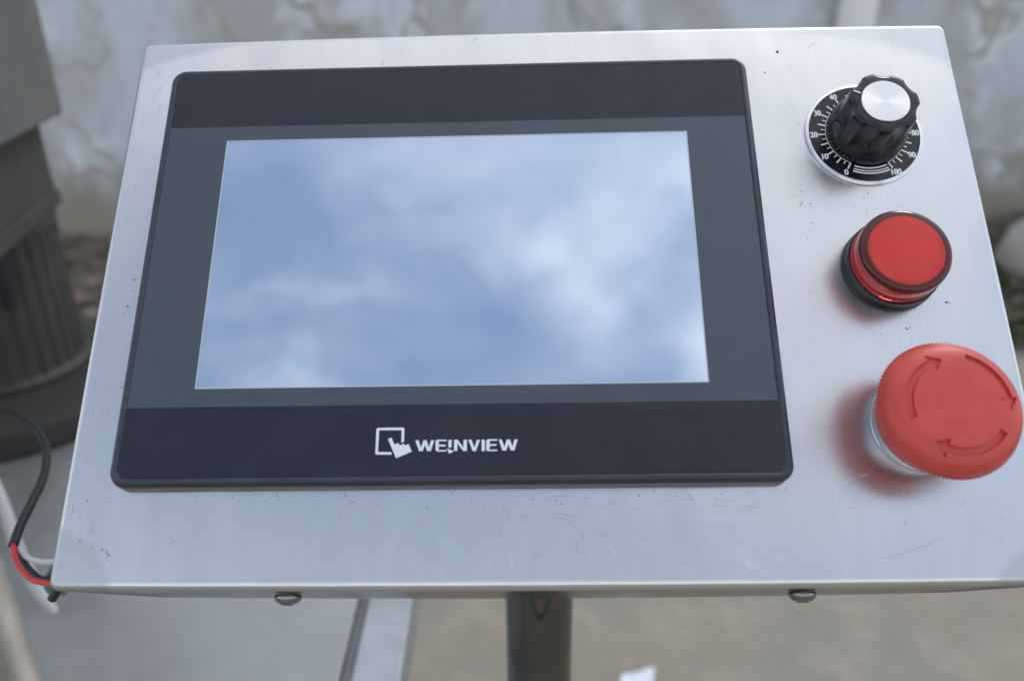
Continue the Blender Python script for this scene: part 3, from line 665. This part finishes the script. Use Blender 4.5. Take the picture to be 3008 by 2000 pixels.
# the row of little grip beads round the rim
V, F = [], []
nb = 104
for i in range(nb):
    a = 2 * math.pi * i / nb; c_a, s_a = math.cos(a), math.sin(a); b = len(V)
    for (u, z) in ((0, -.0009), (.5, -.0006), (.5, .0006), (0, .0009)):
        for t in (-1, -.5, .5, 1):
            rr = .01835 + (.0013 if abs(t) < .9 else .0002) * (.3 + u); tt = t * .00038
            V.append((rr * c_a - tt * s_a, rr * s_a + tt * c_a, .0179 + z))
    for j in range(3):
        for k in range(3): q = b + j * 4 + k; F.append((q, q + 1, q + 5, q + 4))
gb = subpart('grip_beads', V, F, red_m, ec, 180); gb['kind'] = 'stuff'
# screws in the front face
def screw(x, z):
    V, F = lathe([(.0036, 0), (.0039, .0003), (.0040, .0009), (.0037, .0017), (.0029, .0025), (.0016, .0030), (.0013, .0024), (.0005, .0023)], 48)
    M = Matrix.Translation((x, y0 - br - .0010, z)) @ Matrix.Rotation(R_(90), 4, 'X')
    o = mesh('pan_head_screw', [M @ Vector(v) for v in V], F, screw_m, None, 40); P_(o)
    for a in (0, 90):
        V, F = boxvf(-.0016, .0016, -.00035, .00035, .0022, .00312); q = Matrix.Rotation(R_(a + 20), 4, 'Z')
        sub(mesh('cross_slot', [M @ (q @ Vector(v)) for v in V], F, base_m), o)
    return o
screw(-.0484, -.0105); screw(.1028, -.0105)
# dark green loop added under the box
ew = wire('green_loop', 'green_arc', .0012, e_green, None)
for v in ew.data.vertices: v.co -= POST
ew.parent = cp
# the post (upright in the world)
V, F = lathe([(.016, .02), (.016, .975)], 72); po = mesh('post', V, F, post_m, cp, 40)
V, F = lathe([(.09, 0), (.09, .010), (.088, .012), (.02, .012), (.018, .022)], 72); mesh('post_foot', V, F, strip_m, cp, 40)

# wear: fine scratches lying in the sheet
def scratches(name, L, mat, w):
    V, F = [], []
    for P in L:
        b = len(V); n_ = len(P)
        for i, (x, y) in enumerate(P):
            a, c = P[max(i - 1, 0)], P[min(i + 1, n_ - 1)]; d = Vector((c[0] - a[0], c[1] - a[1])).normalized(); k = w * (1 - abs(2 * i / (n_ - 1) - 1) ** 3 * .85) / 2
            V += [((x - d.y * k) * MM, (y + d.x * k) * MM, .00003), ((x + d.y * k) * MM, (y - d.x * k) * MM, .00003)]
        for i in range(n_ - 1): q = b + 2 * i; F.append((q, q + 1, q + 3, q + 2))
    o = mesh(name, V, F, mat, None, None); sub(o, enc); o['kind'] = 'stuff'; return o
def curve(x, y, l, a, bend, n_=8):
    P = []; 
    for i in range(n_): P.append((x, y)); x += l / n_ * math.cos(a); y += l / n_ * math.sin(a); a += bend / n_
    return P
rs = random.Random(5); D_, L_ = [], []
for i in range(14): D_.append(curve(rs.uniform(20, 95), rs.uniform(-82, -75.5), rs.uniform(2, 10), rs.choice((0, math.pi)) + rs.gauss(0, .12), rs.gauss(0, .4)))
for i in range(9): D_.append(curve(rs.uniform(-35, 110), rs.uniform(-90, -76), rs.uniform(1, 5), rs.uniform(0, 6.28), rs.gauss(0, 1.0)))
for i in range(18): L_.append(curve(rs.uniform(-10, 90), rs.uniform(-98, -84), rs.uniform(1.5, 7), rs.uniform(-1.3, -.5), rs.gauss(0, .3)))
for i in range(22): D_.append(curve(rs.uniform(-112, 168), rs.choice((rs.uniform(-97, -76), rs.uniform(75, 86))), rs.uniform(1.5, 6), rs.uniform(0, 6.28), rs.gauss(0, .5)))
for i in range(12): D_.append(curve(rs.uniform(108, 168), rs.uniform(-95, 80), rs.uniform(1, 4), rs.uniform(0, 6.28), rs.gauss(0, .8)))
for i in range(18): D_.append(curve(rs.uniform(-112, -103), rs.uniform(-90, 70), rs.uniform(1, 5), rs.gauss(1.2, .4), rs.gauss(0, .3)))
for i in range(8): L_.append(curve(rs.uniform(116, 128), rs.uniform(-72, -62), rs.uniform(2, 5), rs.uniform(-.3, .3), rs.gauss(0, .2)))
D_.append(curve(120, -94.5, 26, .12, .45, 14))
scratches('dark_scratches', D_, scratch_d, .07); scratches('bright_scratches', L_, scratch_l, .08)
# a few specks of dried grime
V, F = [], []
def blob(x, y, r, el=1):
    b = len(V); n_ = 9; r *= .75
    V.append((x * MM, y * MM, .00006))
    for i in range(n_): a = 6.283 * i / n_; q = r * rs.uniform(.6, 1.2); V.append(((x + q * math.cos(a) * el) * MM, (y + q * math.sin(a)) * MM, .00002))
    for i in range(n_): F.append((b, b + 1 + i, b + 1 + (i + 1) % n_))
for x, y, r, e in ((-101.2, -90.2, .38, .9), (-99.7, -91.0, .5, .7), (-99.0, -91.7, .45, 1.1), (-99.9, -90.3, .2, 1), (113.2, 79.0, .75, 1.3), (107.9, 70.5, .4, 1.2), (154.8, -17.0, .5, 1.3), (155.8, -17.3, .2, 2), (144.9, -18.9, .22, .7), (144.7, -19.8, .18, .5)): blob(x, y, r, e)
for i in range(45): blob(rs.gauss(139, 8), rs.gauss(-30, 5), rs.uniform(.07, .2))
for i in range(60): blob(rs.gauss(137, 8), rs.gauss(18, 3), rs.uniform(.06, .16))
for i in range(45): blob(rs.uniform(-95, 98), -74.3 - abs(rs.gauss(0, 1.6)), rs.uniform(.07, .2), 1.4)
for i in range(40): blob(-101.8 - abs(rs.gauss(0, 1.4)), rs.uniform(-55, 10), rs.uniform(.06, .17))
gr = mesh('grime_specks', V, F, grime_m, None, None); sub(gr, enc); gr['kind'] = 'stuff'
# dust and a short hair on the black film
V, F = [], []
for i in range(20): 
    x, y = rs.uniform(-95, 95), rs.choice((rs.uniform(-69, -50), rs.uniform(50, 69), rs.uniform(-50, 50)))
    blob(x, y, rs.uniform(.04, .10))
V = [(x, y, z + .00601) for x, y, z in V]
du = mesh('dust_specks', V, F, dialink_m, None, None); sub(du, ts); du['kind'] = 'stuff'
bpy.context.view_layer.update()
